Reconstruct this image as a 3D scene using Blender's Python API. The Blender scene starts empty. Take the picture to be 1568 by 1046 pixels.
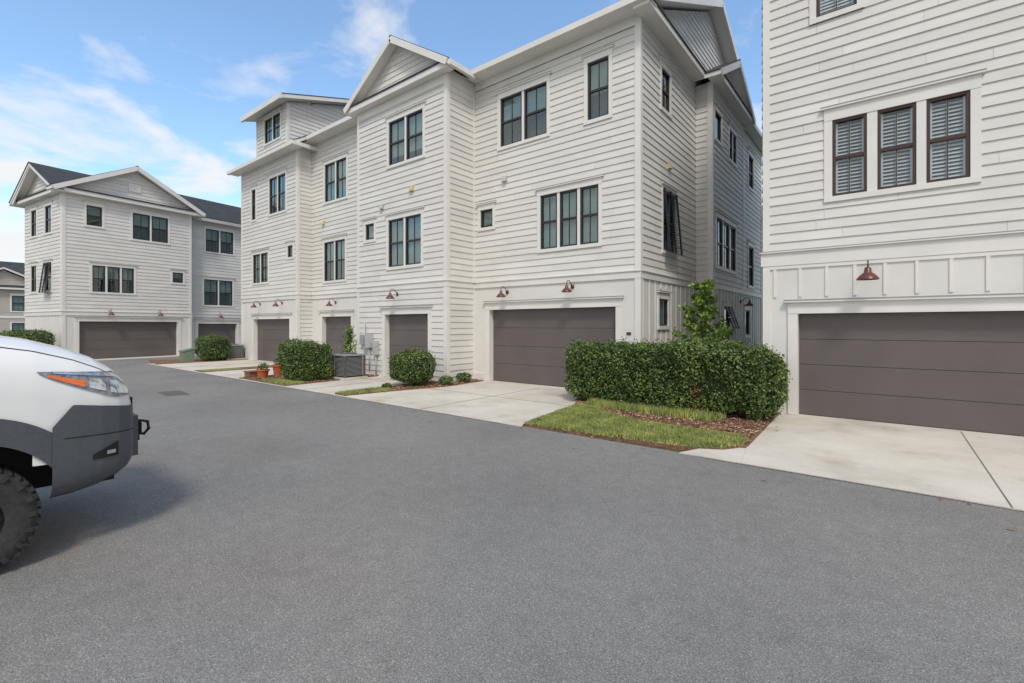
import bpy, bmesh, math, random
import numpy as np
from mathutils import Vector, Matrix
random.seed(7); rng=np.random.default_rng(7)
scene=bpy.context.scene

# ------------------------------------------------------------------ materials
def new_mat(name):
    m=bpy.data.materials.new(name); m.use_nodes=True
    nt=m.node_tree; b=nt.nodes['Principled BSDF']
    return m,nt,b
def N(nt,t,**kw):
    n=nt.nodes.new(t)
    for k,v in kw.items(): setattr(n,k,v)
    return n
def ramp(nt,stops):
    r=N(nt,'ShaderNodeValToRGB'); e=r.color_ramp.elements
    while len(e)<len(stops): e.new(0.5)
    for i,(p,c) in enumerate(stops):
        e[i].position=p; e[i].color=(*c,1) if len(c)==3 else c
    return r
def noise(nt,scale,detail=4,rough=.6,vec=None):
    n=N(nt,'ShaderNodeTexNoise'); n.inputs['Scale'].default_value=scale
    n.inputs['Detail'].default_value=detail; n.inputs['Roughness'].default_value=rough
    if vec: nt.links.new(vec,n.inputs['Vector'])
    return n
def mul(nt,a,b):
    x=N(nt,'ShaderNodeMix',data_type='RGBA',blend_type='MULTIPLY'); x.inputs[0].default_value=1
    nt.links.new(a,x.inputs[6]); nt.links.new(b,x.inputs[7]); return x.outputs[2]
def mat_var(name,c1,c2,scale=2,rough=.6,detail=3,bump=0,bscale=60,bdist=.01,metal=0,spec=.5,stretch=None,island=0):
    m,nt,b=new_mat(name)
    tc=N(nt,'ShaderNodeTexCoord'); vec=tc.outputs['Object']
    if stretch:
        mp=N(nt,'ShaderNodeMapping'); mp.inputs['Scale'].default_value=stretch
        nt.links.new(vec,mp.inputs['Vector']); vec=mp.outputs['Vector']
    n=noise(nt,scale,detail,.6,vec)
    r=ramp(nt,[(.3,c1),(.7,c2)])
    nt.links.new(n.outputs['Fac'],r.inputs['Fac']); col=r.outputs['Color']
    if island:
        g=N(nt,'ShaderNodeNewGeometry'); r3=ramp(nt,[(0,(1-island,)*3),(1,(1+island*.5,)*3)])
        nt.links.new(g.outputs['Random Per Island'],r3.inputs['Fac']); col=mul(nt,col,r3.outputs['Color'])
    nt.links.new(col,b.inputs['Base Color'])
    b.inputs['Roughness'].default_value=rough; b.inputs['Metallic'].default_value=metal
    b.inputs['Specular IOR Level'].default_value=spec
    if bump:
        n2=noise(nt,bscale,2,.6,tc.outputs['Object'])
        bp=N(nt,'ShaderNodeBump'); bp.inputs['Strength'].default_value=bump; bp.inputs['Distance'].default_value=bdist
        nt.links.new(n2.outputs['Fac'],bp.inputs['Height']); nt.links.new(bp.outputs['Normal'],b.inputs['Normal'])
    return m
M={}
M['siding']=mat_var('siding_paint',(.645,.625,.59),(.72,.70,.66),1.1,.55,4,stretch=(1,1,2.5),island=.06)
M['flat']=mat_var('panel_paint',(.665,.645,.61),(.735,.715,.675),.9,.55,4)
M['trim']=mat_var('trim_paint',(.70,.68,.64),(.77,.745,.705),1.5,.45)
M['trimcap']=mat_var('cap_flashing',(.24,.235,.225),(.32,.31,.30),3,.5)
M['black']=mat_var('black_frame',(.015,.015,.016),(.025,.025,.026),5,.4)
M['brown']=mat_var('bronze_frame',(.045,.021,.016),(.062,.029,.022),5,.4)
M['door']=mat_var('garage_door_paint',(.108,.090,.087),(.132,.111,.107),.7,.5,4,.15,45,.004)
M['lamp']=mat_var('lamp_enamel',(.10,.028,.020),(.15,.04,.03),6,.35)
M['vent']=mat_var('vent_plastic',(.55,.45,.20),(.62,.52,.26),6,.6)
M['dark']=mat_var('interior_dark',(.03,.042,.042),(.08,.10,.098),1.2,.9)
M['shade']=mat_var('window_shade',(.15,.20,.19),(.25,.31,.295),2,.8)
M['shutter']=mat_var('plantation_shutter',(.50,.52,.54),(.60,.62,.64),3,.5)
M['metal']=mat_var('grey_metal',(.28,.29,.30),(.36,.37,.38),6,.45)
M['acdark']=mat_var('condenser_metal',(.07,.075,.08),(.12,.125,.13),6,.5)
M['pvc']=mat_var('meter_grey',(.40,.41,.41),(.5,.5,.5),6,.5)
M['terra']=mat_var('terracotta',(.42,.10,.035),(.55,.15,.06),8,.75)
M['greenbox']=mat_var('utility_green',(.16,.22,.17),(.2,.27,.2),4,.6)
M['bark']=mat_var('bark',(.10,.07,.045),(.2,.15,.10),14,.9,4,.5,40,.01)
M['wood']=mat_var('bed_stone',(.17,.075,.045),(.25,.12,.08),8,.8)
def glass(name,tint,base,graze):
    m,nt,b=new_mat(name); nt.nodes.remove(b)
    out=nt.nodes['Material Output']
    tr=N(nt,'ShaderNodeBsdfTransparent'); tr.inputs['Color'].default_value=(*tint,1)
    gl=N(nt,'ShaderNodeBsdfGlossy'); gl.inputs['Roughness'].default_value=.02; gl.inputs['Color'].default_value=(.86,.93,.91,1)
    lw=N(nt,'ShaderNodeLayerWeight'); lw.inputs['Blend'].default_value=.5
    pw=N(nt,'ShaderNodeMath',operation='POWER'); pw.inputs[1].default_value=3; nt.links.new(lw.outputs['Facing'],pw.inputs[0])
    ma=N(nt,'ShaderNodeMath',operation='MULTIPLY_ADD'); ma.inputs[1].default_value=graze; ma.inputs[2].default_value=base; nt.links.new(pw.outputs[0],ma.inputs[0])
    tcg=N(nt,'ShaderNodeTexCoord'); ng=noise(nt,1.1,1,.5,tcg.outputs['Object'])
    bpg=N(nt,'ShaderNodeBump'); bpg.inputs['Strength'].default_value=.08; bpg.inputs['Distance'].default_value=.05
    nt.links.new(ng.outputs['Fac'],bpg.inputs['Height']); nt.links.new(bpg.outputs['Normal'],gl.inputs['Normal'])
    mx=N(nt,'ShaderNodeMixShader'); nt.links.new(ma.outputs[0],mx.inputs[0]); nt.links.new(tr.outputs[0],mx.inputs[1]); nt.links.new(gl.outputs[0],mx.inputs[2])
    nt.links.new(mx.outputs[0],out.inputs['Surface']); M[name]=m
glass('glass',(.78,.88,.85),.12,.7); glass('glassclear',(.90,.94,.97),.09,.6)
m,nt,b=new_mat('roof_shingle'); tc=N(nt,'ShaderNodeTexCoord')
n1=noise(nt,3,4,.7,tc.outputs['Object']); n2=noise(nt,40,2,.6,tc.outputs['Object'])
mm=N(nt,'ShaderNodeMath',operation='ADD'); nt.links.new(n1.outputs['Fac'],mm.inputs[0]); nt.links.new(n2.outputs['Fac'],mm.inputs[1])
r=ramp(nt,[(.35,(.022,.024,.028)),(.65,(.065,.068,.075))]); mm2=N(nt,'ShaderNodeMath',operation='MULTIPLY'); mm2.inputs[1].default_value=.5
nt.links.new(mm.outputs[0],mm2.inputs[0]); nt.links.new(mm2.outputs[0],r.inputs['Fac']); nt.links.new(r.outputs['Color'],b.inputs['Base Color'])
b.inputs['Roughness'].default_value=.95; M['shingle']=m
# asphalt
m,nt,b=new_mat('asphalt'); tc=N(nt,'ShaderNodeTexCoord'); V=tc.outputs['Object']
big=noise(nt,.35,5,.62,V); fine=noise(nt,110,2,.8,V); mid=noise(nt,6,4,.65,V)
vor=N(nt,'ShaderNodeTexVoronoi'); vor.inputs['Scale'].default_value=125; nt.links.new(V,vor.inputs['Vector'])
rf=ramp(nt,[(.28,(.12,.117,.111)),(.5,(.212,.207,.198)),(.72,(.35,.341,.326))]); nt.links.new(fine.outputs['Fac'],rf.inputs['Fac'])
rb=ramp(nt,[(.28,(.82,.82,.82)),(.5,(.98,.98,.98)),(.7,(1.09,1.085,1.075))]); nt.links.new(big.outputs['Fac'],rb.inputs['Fac'])
rm=ramp(nt,[(.3,(.91,.91,.91)),(.7,(1.06,1.06,1.06))]); nt.links.new(mid.outputs['Fac'],rm.inputs['Fac'])
vd=N(nt,'ShaderNodeSeparateColor'); nt.links.new(vor.outputs['Color'],vd.inputs[0])
rv=ramp(nt,[(.0,(.70,.70,.70)),(.25,(.96,.96,.96)),(.86,(1.05,1.05,1.05)),(.95,(1.45,1.43,1.38))]); nt.links.new(vd.outputs[0],rv.inputs['Fac'])
wn=noise(nt,.22,2,.6,V); rw_=ramp(nt,[(.55,(1,1,1)),(.72,(1.06,.985,.95))]); nt.links.new(wn.outputs['Fac'],rw_.inputs['Fac'])
col=mul(nt,rf.outputs['Color'],rb.outputs['Color']); col=mul(nt,col,rm.outputs['Color']); col=mul(nt,col,rv.outputs['Color']); col=mul(nt,col,rw_.outputs['Color'])
nt.links.new(col,b.inputs['Base Color']); b.inputs['Roughness'].default_value=.9; b.inputs['Specular IOR Level'].default_value=.2
bp=N(nt,'ShaderNodeBump'); bp.inputs['Strength'].default_value=.4; bp.inputs['Distance'].default_value=.005
nt.links.new(vor.outputs['Distance'],bp.inputs['Height']); nt.links.new(bp.outputs['Normal'],b.inputs['Normal']); M['asphalt']=m
# concrete
m,nt,b=new_mat('concrete'); tc=N(nt,'ShaderNodeTexCoord'); V=tc.outputs['Object']
big=noise(nt,.8,5,.65,V); fine=noise(nt,60,2,.7,V)
rb=ramp(nt,[(.28,(.46,.415,.35)),(.5,(.59,.545,.475)),(.72,(.66,.615,.545))]); nt.links.new(big.outputs['Fac'],rb.inputs['Fac'])
rf=ramp(nt,[(.3,(.9,.9,.9)),(.7,(1.06,1.06,1.06))]); nt.links.new(fine.outputs['Fac'],rf.inputs['Fac'])
st=noise(nt,.9,3,.5,V); rs=ramp(nt,[(.60,(1,1,1)),(.74,(.80,.76,.68))]); nt.links.new(st.outputs['Fac'],rs.inputs['Fac'])
col=mul(nt,mul(nt,rb.outputs['Color'],rf.outputs['Color']),rs.outputs['Color'])
nt.links.new(col,b.inputs['Base Color']); b.inputs['Roughness'].default_value=.85; M['concrete']=m
M['joint']=mat_var('joint_dark',(.12,.105,.085),(.2,.18,.15),6,.9)
M['crack']=mat_var('crack_fill',(.10,.097,.092),(.15,.146,.14),6,.95)
M['mulch']=mat_var('mulch',(.12,.058,.036),(.29,.165,.105),14,.95,5,.8,50,.03)
M['ground']=mat_var('ground_soil_grass',(.06,.09,.025),(.13,.14,.05),3,.95,4)
M['lawn']=mat_var('lawn_base',(.14,.18,.05),(.28,.27,.11),5,.95,5,.5,50,.02)
M['patch']=mat_var('asphalt_patch',(.08,.078,.074),(.13,.126,.12),9,.9)
def leafmat(name,cs,rough=.45):
    m,nt,b=new_mat(name); g=N(nt,'ShaderNodeNewGeometry')
    r=ramp(nt,[(i/(len(cs)-1),c) for i,c in enumerate(cs)])
    nt.links.new(g.outputs['Random Per Island'],r.inputs['Fac'])
    tc=N(nt,'ShaderNodeTexCoord'); n=noise(nt,2.6,2,.6,tc.outputs['Object'])
    r2=ramp(nt,[(.3,(.65,.7,.7)),(.7,(1.25,1.2,1.05))]); nt.links.new(n.outputs['Fac'],r2.inputs['Fac'])
    nt.links.new(mul(nt,r.outputs['Color'],r2.outputs['Color']),b.inputs['Base Color']); b.inputs['Roughness'].default_value=rough
    b.inputs['Specular IOR Level'].default_value=.35
    return m
M['leaf']=leafmat('hedge_leaves',[(.02,.045,.012),(.05,.10,.022),(.095,.165,.035),(.15,.22,.055),(.25,.29,.11)])
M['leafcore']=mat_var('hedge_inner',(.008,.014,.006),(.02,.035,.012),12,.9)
M['treeleaf']=leafmat('tree_leaves',[(.08,.15,.025),(.16,.27,.045),(.28,.38,.09)])
M['grass']=leafmat('grass_blades',[(.13,.19,.035),(.24,.31,.07),(.36,.39,.13),(.46,.42,.22)],.7)
M['chips']=leafmat('mulch_chips',[(.10,.04,.024),(.23,.11,.065),(.38,.22,.145),(.46,.36,.28)],.9)
M['flower']=mat_var('flower_red',(.5,.05,.02),(.7,.12,.03),8,.6)
M['paint']=mat_var('white_car_paint',(.79,.785,.775),(.82,.815,.805),1,.16)
M['clad']=mat_var('cladding_plastic',(.068,.075,.086),(.082,.09,.102),30,.5)
M['rubber']=mat_var('tyre_rubber',(.022,.021,.021),(.045,.044,.042),20,.85,4,.3,60,.004)
M['rim']=mat_var('wheel_rim',(.03,.03,.032),(.05,.05,.052),8,.35,metal=.6)
M['under']=mat_var('underbody',(.008,.008,.008),(.015,.015,.015),5,.9)
M['carglass']=mat_var('car_glass',(.01,.013,.015),(.02,.024,.027),2,.05)
M['chrome']=mat_var('lamp_reflector',(.60,.62,.65),(.8,.82,.85),25,.12,metal=.9)
M['lens']=mat_var('lamp_housing',(.08,.085,.095),(.36,.37,.39),22,.06)
M['amber']=mat_var('amber_lens',(.75,.13,.02),(.85,.20,.04),20,.2)
M['housetan']=mat_var('tan_siding',(.42,.38,.33),(.48,.44,.38),2,.7,stretch=(1,1,6))

# ------------------------------------------------------------------ builders
class Group:
    def __init__(s,name,loc=(0,0,0)):
        s.e=bpy.data.objects.new(name,None); scene.collection.objects.link(s.e); s.e.location=loc
        s.loc=Vector(loc); s.p={}
    def q(s,part,mat,pts):
        d=s.p.setdefault((part,mat),([],[])); i=len(d[0]); d[0].extend([tuple(p) for p in pts]); d[1].append(tuple(range(i,i+len(pts))))
    def mesh(s,part,mat,vs,fs):
        d=s.p.setdefault((part,mat),([],[])); i=len(d[0]); d[0].extend([tuple(p) for p in vs]); d[1].extend([tuple(k+i for k in f) for f in fs])
    def hexa(s,part,mat,c):
        s.mesh(part,mat,c,[(3,2,1,0),(4,5,6,7),(0,1,5,4),(1,2,6,5),(2,3,7,6),(3,0,4,7)])
    def box(s,part,mat,x0,x1,y0,y1,z0,z1):
        s.hexa(part,mat,[(x0,y0,z0),(x1,y0,z0),(x1,y1,z0),(x0,y1,z0),(x0,y0,z1),(x1,y0,z1),(x1,y1,z1),(x0,y1,z1)])
    def beam(s,part,mat,p,q,w,h):
        p=Vector(p);q=Vector(q);d=(q-p).normalized()
        side=d.cross(Vector((0,0,1)))
        if side.length<1e-3: side=Vector((1,0,0))
        side.normalize(); up=side.cross(d).normalized(); c=[]
        for e in (-1,1):
            for (o,a) in ((p,-1),(q,-1),(q,1),(p,1)): c.append(o+side*a*w/2+up*e*h/2)
        s.hexa(part,mat,c)
    def tube(s,part,mat,pts,r,n=8):
        pts=[Vector(p) for p in pts]; rs=r if isinstance(r,(list,tuple)) else [r]*len(pts); vs=[];fs=[]
        for i,p in enumerate(pts):
            d=(pts[min(i+1,len(pts)-1)]-pts[max(i-1,0)]).normalized()
            a=d.cross(Vector((.3,.2,1)))
            if a.length<1e-3:a=d.cross(Vector((1,0,0)))
            a.normalize(); b=d.cross(a)
            for k in range(n):
                t=2*math.pi*k/n; vs.append(p+(a*math.cos(t)+b*math.sin(t))*rs[i])
        for i in range(len(pts)-1):
            for k in range(n):
                fs.append((i*n+k,i*n+(k+1)%n,(i+1)*n+(k+1)%n,(i+1)*n+k))
        fs.append(tuple(range(n))[::-1]); fs.append(tuple(range((len(pts)-1)*n,len(pts)*n)))
        s.mesh(part,mat,vs,fs)
    def lathe(s,part,mat,prof,org,axis='Z',n=24):
        vs=[];fs=[]
        for r,h in prof:
            for k in range(n):
                t=2*math.pi*k/n
                if axis=='Z': v=(org[0]+r*math.cos(t),org[1]+r*math.sin(t),org[2]+h)
                else: v=(org[0]+h,org[1]+r*math.cos(t),org[2]+r*math.sin(t))
                vs.append(v)
        for i in range(len(prof)-1):
            for k in range(n): fs.append((i*n+k,i*n+(k+1)%n,(i+1)*n+(k+1)%n,(i+1)*n+k))
        s.mesh(part,mat,vs,fs)
    def done(s,smooth=()):
        for (part,mat),(v,f) in s.p.items():
            me=bpy.data.meshes.new(part); me.from_pydata([(a[0]-s.loc.x,a[1]-s.loc.y,a[2]-s.loc.z) for a in v],[],f)
            me.materials.append(M[mat]); me.update()
            if part in smooth:
                for pl in me.polygons: pl.use_smooth=True
            o=bpy.data.objects.new(part,me); scene.collection.objects.link(o); o.parent=s.e
            if len(f)<60000 and part not in smooth and part not in('siding',):
                bm=bmesh.new(); bm.from_mesh(me); bmesh.ops.recalc_face_normals(bm,faces=bm.faces); bm.to_mesh(me); bm.free()
def simple_obj(name,mat,verts,faces):
    me=bpy.data.meshes.new(name); me.from_pydata(verts,[],faces); me.materials.append(M[mat]); me.update()
    o=bpy.data.objects.new(name,me); scene.collection.objects.link(o); return o

class Wall:
    def __init__(w,g,P,D):
        w.g=g; l=math.hypot(*D); w.P=P; w.D=(D[0]/l,D[1]/l); w.Nn=(w.D[1],-w.D[0])
    def pt(w,s,n,z): return (w.P[0]+w.D[0]*s+w.Nn[0]*n, w.P[1]+w.D[1]*s+w.Nn[1]*n, z)
    def box(w,part,mat,s0,s1,n0,n1,z0,z1):
        a=[w.pt(s0,n1,z0),w.pt(s1,n1,z0),w.pt(s1,n0,z0),w.pt(s0,n0,z0)]
        b=[w.pt(s0,n1,z1),w.pt(s1,n1,z1),w.pt(s1,n0,z1),w.pt(s0,n0,z1)]
        w.g.hexa(part,mat,a+b)
    def siding(w,s0,s1,z0,z1,ops=(),lim=None,e=.19,mode='lap',mat='siding'):
        z=z0
        while z<z1-1e-4:
            zt=min(z+e,z1)
            cuts=sorted({z,zt}|{c for o in ops for c in (o[2],o[3]) if z<c<zt})
            js=[]
            if mode=='lap':
                x=s0+random.uniform(.6,3.6)
                while x<s1: js.append(x); x+=3.66
            for a,b in zip(cuts[:-1],cuts[1:]):
                mid=(a+b)/2
                nb,nt_=((.026-.022*(a-z)/e),(.026-.022*(b-z)/e)) if mode=='lap' else (0,0)
                segs=[(s0,s1)]
                for o in list(ops)+[(j-.0015,j+.0015,-9,99) for j in js]:
                    if o[2]<mid<o[3]:
                        ns=[]
                        for p,q in segs:
                            if o[1]<=p or o[0]>=q: ns.append((p,q)); continue
                            if o[0]>p: ns.append((p,o[0]))
                            if o[1]<q: ns.append((o[1],q))
                        segs=ns
                for p,q in segs:
                    if lim:
                        la,ra=lim(a); lb,rb=lim(b)
                        pa,qa,pb,qb=max(p,la),min(q,ra),max(p,lb),min(q,rb)
                        if qa<=pa: continue
                        if qb<pb: pb=qb=(pb+qb)/2
                    else: pa=pb=p; qa=qb=q
                    w.g.q('siding',mat,[w.pt(pa,nb,a),w.pt(qa,nb,a),w.pt(qb,nt_,b),w.pt(pb,nt_,b)])
                    if mode=='lap' and abs(a-z)<1e-6:
                        w.g.q('siding',mat,[w.pt(pa,0,a),w.pt(qa,0,a),w.pt(qa,nb,a),w.pt(pa,nb,a)])
            z=zt
    def window(w,s0,s1,z0,z1,n=2,fm='black',gap=.085,back='shade',case=.11,mun=True):
        g=w
        g.box('window_trim','trim',s0-case,s0,-.14,.036,z0-.002,z1)
        g.box('window_trim','trim',s1,s1+case,-.14,.036,z0-.002,z1)
        g.box('window_trim','trim',s0-case,s1+case,-.14,.042,z1,z1+.17)
        g.box('window_trim','trim',s0-case-.05,s1+case+.05,0,.085,z1+.17,z1+.205)
        g.box('window_cap','trimcap',s0-case-.055,s1+case+.055,0,.092,z1+.205,z1+.217)
        g.box('window_trim','trim',s0-case,s1+case,-.14,.05,z0-.10,z0-.002)
        W=(s1-s0-(n-1)*gap)/n; H=z1-z0
        f=random.choice([.45,.5,.55,.8,1,1])
        gm='glassclear' if back=='shutter' else 'glass'
        for i in range(n):
            a=s0+i*(W+gap); b=a+W
            if i<n-1: g.box('window_trim','trim',b,b+gap,-.14,.018,z0,z1)
            t=.05
            g.box('window_frame',fm,a,a+t,-.09,-.002,z0,z1); g.box('window_frame',fm,b-t,b,-.09,-.002,z0,z1)
            g.box('window_frame',fm,a+t,b-t,-.09,-.004,z1-t,z1); g.box('window_frame',fm,a+t,b-t,-.09,-.004,z0,z0+t)
            if H>1:
                zm=z0+H*.5
                g.box('window_frame',fm,a+t,b-t,-.08,-.012,zm-.03,zm+.03)
                if mun:
                    c=(a+b)/2
                    g.box('window_muntin',fm,c-.008,c+.008,-.06,-.03,zm+.03,z1-t)
                    g.box('window_muntin',fm,c-.008,c+.008,-.06,-.03,z0+t,zm-.03)
            w.g.q('window_glass',gm,[w.pt(a+t,-.045,z0+t),w.pt(b-t,-.045,z0+t),w.pt(b-t,-.045,z1-t),w.pt(a+t,-.045,z1-t)])
            w.g.q('window_interior','dark',[w.pt(a,-.26,z0),w.pt(b,-.26,z0),w.pt(b,-.26,z1),w.pt(a,-.26,z1)])
            if back=='shutter':
                k=z0+.09
                g.box('shutter','shutter',a+t,a+t+.04,-.13,-.10,z0,z1); g.box('shutter','shutter',b-t-.04,b-t,-.13,-.10,z0,z1)
                g.box('shutter','shutter',(a+b)/2-.02,(a+b)/2+.02,-.13,-.10,z0,z1)
                while k<z1-.07:
                    w.g.q('shutter','shutter',[w.pt(a+t,-.11,k+.034),w.pt(b-t,-.11,k+.034),w.pt(b-t,-.085,k-.022),w.pt(a+t,-.085,k-.022)]); k+=.062
            elif back=='shade':
                w.g.q('window_shade','shade',[w.pt(a,-.11,z1-H*f),w.pt(b,-.11,z1-H*f),w.pt(b,-.11,z1),w.pt(a,-.11,z1)])
        return (s0,s1,z0,z1)
    def garage(w,s0,s1,z1,ns=4,case=.17):
        d=-.17
        w.box('garage_trim','trim',s0-case,s0,-.22,.03,0.02,z1)
        w.box('garage_trim','trim',s1,s1+case,-.22,.03,0.02,z1)
        w.box('garage_trim','trim',s0-case,s1+case,-.22,.038,z1,z1+.22)
        w.box('garage_trim','trim',s0-case-.05,s1+case+.05,0,.10,z1+.22,z1+.26)
        w.box('garage_cap','trimcap',s0-case-.06,s1+case+.06,0,.11,z1+.26,z1+.275)
        w.box('garage_seal','under',s0,s1,d-.06,d-.035,0,z1)
        h=(z1-.02)/ns
        for i in range(ns):
            a=.02+i*h
            w.box('garage_door','door',s0+.004,s1-.004,d-.03,d,a,a+h-.008)
        w.box('garage_seal','under',s0,s1,d-.02,d+.01,.003,.022)
        return (s0,s1,0,z1)
    def lamp(w,s,z,k=.88):
        P=w.pt
        w.box('wall_lamp','lamp',s-.045,s+.045,0,.035,z-.055,z+.055)
        pts=[P(s,.03,z),P(s,.12*k,z+.10*k),P(s,.20*k,z+.17*k),P(s,.29*k,z+.18*k),P(s,.35*k,z+.12*k),P(s,.36*k,z+.03)]
        w.g.tube('wall_lamp','lamp',pts,.011,8)
        c=P(s,.36*k,z-.17)
        w.g.lathe('wall_lamp','lamp',[(.17*k,0),(.165*k,.02*k),(.11*k,.09*k),(.055*k,.13*k),(.05*k,.20*k),(.03*k,.225*k),(.001,.23*k)],c,n=20)
        w.g.lathe('wall_lamp','lamp',[(.168*k,0.001),(.10*k,.085*k),(.001,.09*k)],c,n=20)
    def vent(w,s,z,mat='vent'):
        w.box('wall_vent',mat,s-.09,s+.09,0,.05,z-.09,z+.09)
        w.g.hexa('wall_vent',mat,[w.pt(s-.08,.11,z-.08),w.pt(s+.08,.11,z-.08),w.pt(s+.08,.05,z-.08),w.pt(s-.08,.05,z-.08),
            w.pt(s-.08,.07,z+.07),w.pt(s+.08,.07,z+.07),w.pt(s+.08,.05,z+.07),w.pt(s-.08,.05,z+.07)])
    def corner(w,s,z0,z1,side=1):
        a,b=(s,s+.13) if side>0 else (s-.13,s)
        w.box('corner_board','trim',a,b,0,.034,z0,z1)
    def belt(w,s0,s1,z0=3.0,z1=3.18,n=.04):
        w.box('belt_trim','trim',s0,s1,0,n,z0,z1)
        w.box('belt_trim','trim',s0-.01,s1+.01,0,n+.03,z1,z1+.025)
    def battens(w,s0,s1,z0,z1,ops=(),sp=.4):
        s=s0+sp/2
        while s<s1:
            if not any(o[0]-.15<s<o[1]+.15 and o[2]-.2<z1 and o[3]+.2>z0 for o in ops):
                w.box('batten','trim',s-.025,s+.025,0,.02,z0,z1)
            else:
                for o in ops:
                    if o[0]-.15<s<o[1]+.15:
                        if o[3]+.3<z1: w.box('batten','trim',s-.025,s+.025,0,.02,o[3]+.28,z1)
                        if o[2]-.15>z0: w.box('batten','trim',s-.025,s+.025,0,.02,z0,o[2]-.12)
            s+=sp

def slab(g,pts,th=.16,sh=.035,white='trim'):
    P=[Vector(p) for p in pts]; nrm=(P[1]-P[0]).cross(P[2]-P[0]).normalized()
    if nrm.z<0: P=P[::-1]; nrm=-nrm
    k=len(P)
    def pr(a,b,part,mat,grow):
        c=sum(P,Vector())/k
        Q=[p+(p-c).normalized()*grow for p in P]
        vs=[q+Vector((0,0,a)) for q in Q]+[q+Vector((0,0,b)) for q in Q]
        fs=[tuple(range(k))[::-1],tuple(range(k,2*k))]+[(i,(i+1)%k,k+(i+1)%k,k+i) for i in range(k)]
        g.mesh(part,mat,vs,fs)
    pr(-th-sh,-sh,'roof_boards',white,0); pr(-sh+.001,0,'roof_shingles','shingle',.03)

def gable_lim(sl,sr,sa,z0,za):
    def f(z):
        t=(z-z0)/(za-z0); t=min(max(t,0),1)
        return sl+(sa-sl)*t, sr+(sa-sr)*t
    return f

# ================================================================== MIDDLE TOWNHOUSE ROW
g=Group('white_townhouse_row',(-14,12,0))
LOW=3.0;HI=3.18
w=Wall(g,(0,11.43),(1,0))
ops=[w.window(-6.44,-5.80,7.38,8.95,1), w.window(-9.54,-7.78,7.38,8.90,2), w.window(-10.38,-9.86,4.95,5.52,1,mun=False),
     w.window(-8.01,-6.10,4.02,5.60,3)]
w.siding(-10.66,-4.94,HI,9.9,ops)
gd=w.garage(-10.0,-5.6,2.29)
w.siding(-10.66,-4.94,0,LOW+.02,[gd],mode='flat',mat='flat',e=5)
w.belt(-10.66,-4.90,LOW,HI)
w.corner(-4.94,0,9.7,-1)
w.lamp(-9.27,2.83); w.lamp(-6.92,2.88)
w.box('base_trim','trim',-10.66,-10.17,0,.035,0.02,.25); w.box('base_trim','trim',-5.43,-5.07,0,.035,0.02,.25)
w.box('house_number','lamp',-5.30,-5.18,0.0,.02,1.55,1.62)
w.vent(-9.35,6.35,'pvc')
a=Wall(g,(0,10.19),(1,0))
ops=[a.window(-13.54,-11.77,7.30,8.80,2), a.window(-13.56,-11.85,3.80,5.42,2), a.window(-14.90,-14.38,4.88,5.45,1,mun=False)]
a.siding(-15.41,-10.66,HI,9.62,ops)
a.siding(-15.41,-10.66,9.75,11.5,lim=gable_lim(-15.5,-10.56,-13.03,9.75,11.35))
gd=a.garage(-13.76,-11.52,2.17)
a.siding(-15.41,-10.66,0,LOW+.02,[gd])
a.belt(-15.41,-10.62,LOW,HI)
a.corner(-10.66,0,9.62,-1); a.corner(-15.41,0,9.62,1)
a.lamp(-13.07,2.86)
a.vent(-12.3,6.3); a.vent(-13.9,5.95,'pvc')
a.box('cornice','trim',-15.7,-10.36,0,.30,9.58,9.76); a.box('cornice_flashing','shingle',-15.72,-10.34,.2,.33,9.76,9.81); a.box('cornice_top','trim',-15.7,-10.36,0,.2,9.76,9.80)
a.box('frieze','trim',-15.28,-10.79,0,.038,9.3,9.58)
as_=Wall(g,(-10.66,0),(0,1))
as_.siding(10.19,11.43,HI,9.75); as_.siding(10.19,11.43,0,LOW+.02); as_.belt(10.19,11.43,LOW,HI)
as_.corner(10.156,0,9.62,1); as_.box('corner_board','trim',11.33,11.428,0,.03,0,9.6)
a.box('electric_meter','pvc',-14.75,-14.45,0.03,.16,1.0,1.5); a.box('electric_meter','pvc',-14.3,-14.08,.03,.14,.75,1.25)
g.tube('conduit','pvc',[a.pt(-14.6,.07,.2),a.pt(-14.6,.07,1.0)],.025); g.tube('conduit','pvc',[a.pt(-14.2,.07,.05),a.pt(-14.2,.07,.8)],.025)
g.tube('conduit','pvc',[a.pt(-14.9,.07,.05),a.pt(-14.9,.07,1.9)],.03)
a.box('electric_meter','metal',-15.1,-14.85,.03,.13,1.1,1.45)
al=Wall(g,(-15.41,0),(0,-1)); al.siding(-11.43,-10.19,0,9.7)
b_=Wall(g,(0,11.43),(1,0))
ops=[b_.window(-19.82,-18.10,7.30,8.98,2), b_.window(-19.87,-18.20,3.77,5.50,2)]
b_.siding(-20.95,-15.41,HI,10.3,ops)
gd=b_.garage(-20.04,-17.76,2.18)
b_.siding(-20.95,-15.41,0,LOW+.02,[gd],mode='flat',mat='flat',e=5); b_.belt(-20.95,-15.41,LOW,HI)
b_.lamp(-18.95,2.8); b_.vent(-19.9,6.4)
c=Wall(g,(0,10.75),(1,0))
ops=[c.window(-25.65,-25.20,7.18,8.73,1), c.window(-23.70,-22.05,7.2,8.93,2), c.window(-21.86,-21.37,4.94,5.48,1,mun=False), c.window(-25.50,-23.84,3.94,5.38,2)]
c.siding(-26.9,-20.95,HI,9.85,ops)
gd=c.garage(-25.43,-21.68,2.1)
c.siding(-26.9,-20.95,0,LOW+.02,[gd],mode='flat',mat='flat',e=5); c.belt(-26.9,-20.91,LOW,HI)
c.lamp(-24.7,2.85); c.lamp(-22.4,2.85)
c.corner(-20.95,0,9.8,-1); c.corner(-26.9,0,9.8,1)
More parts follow.
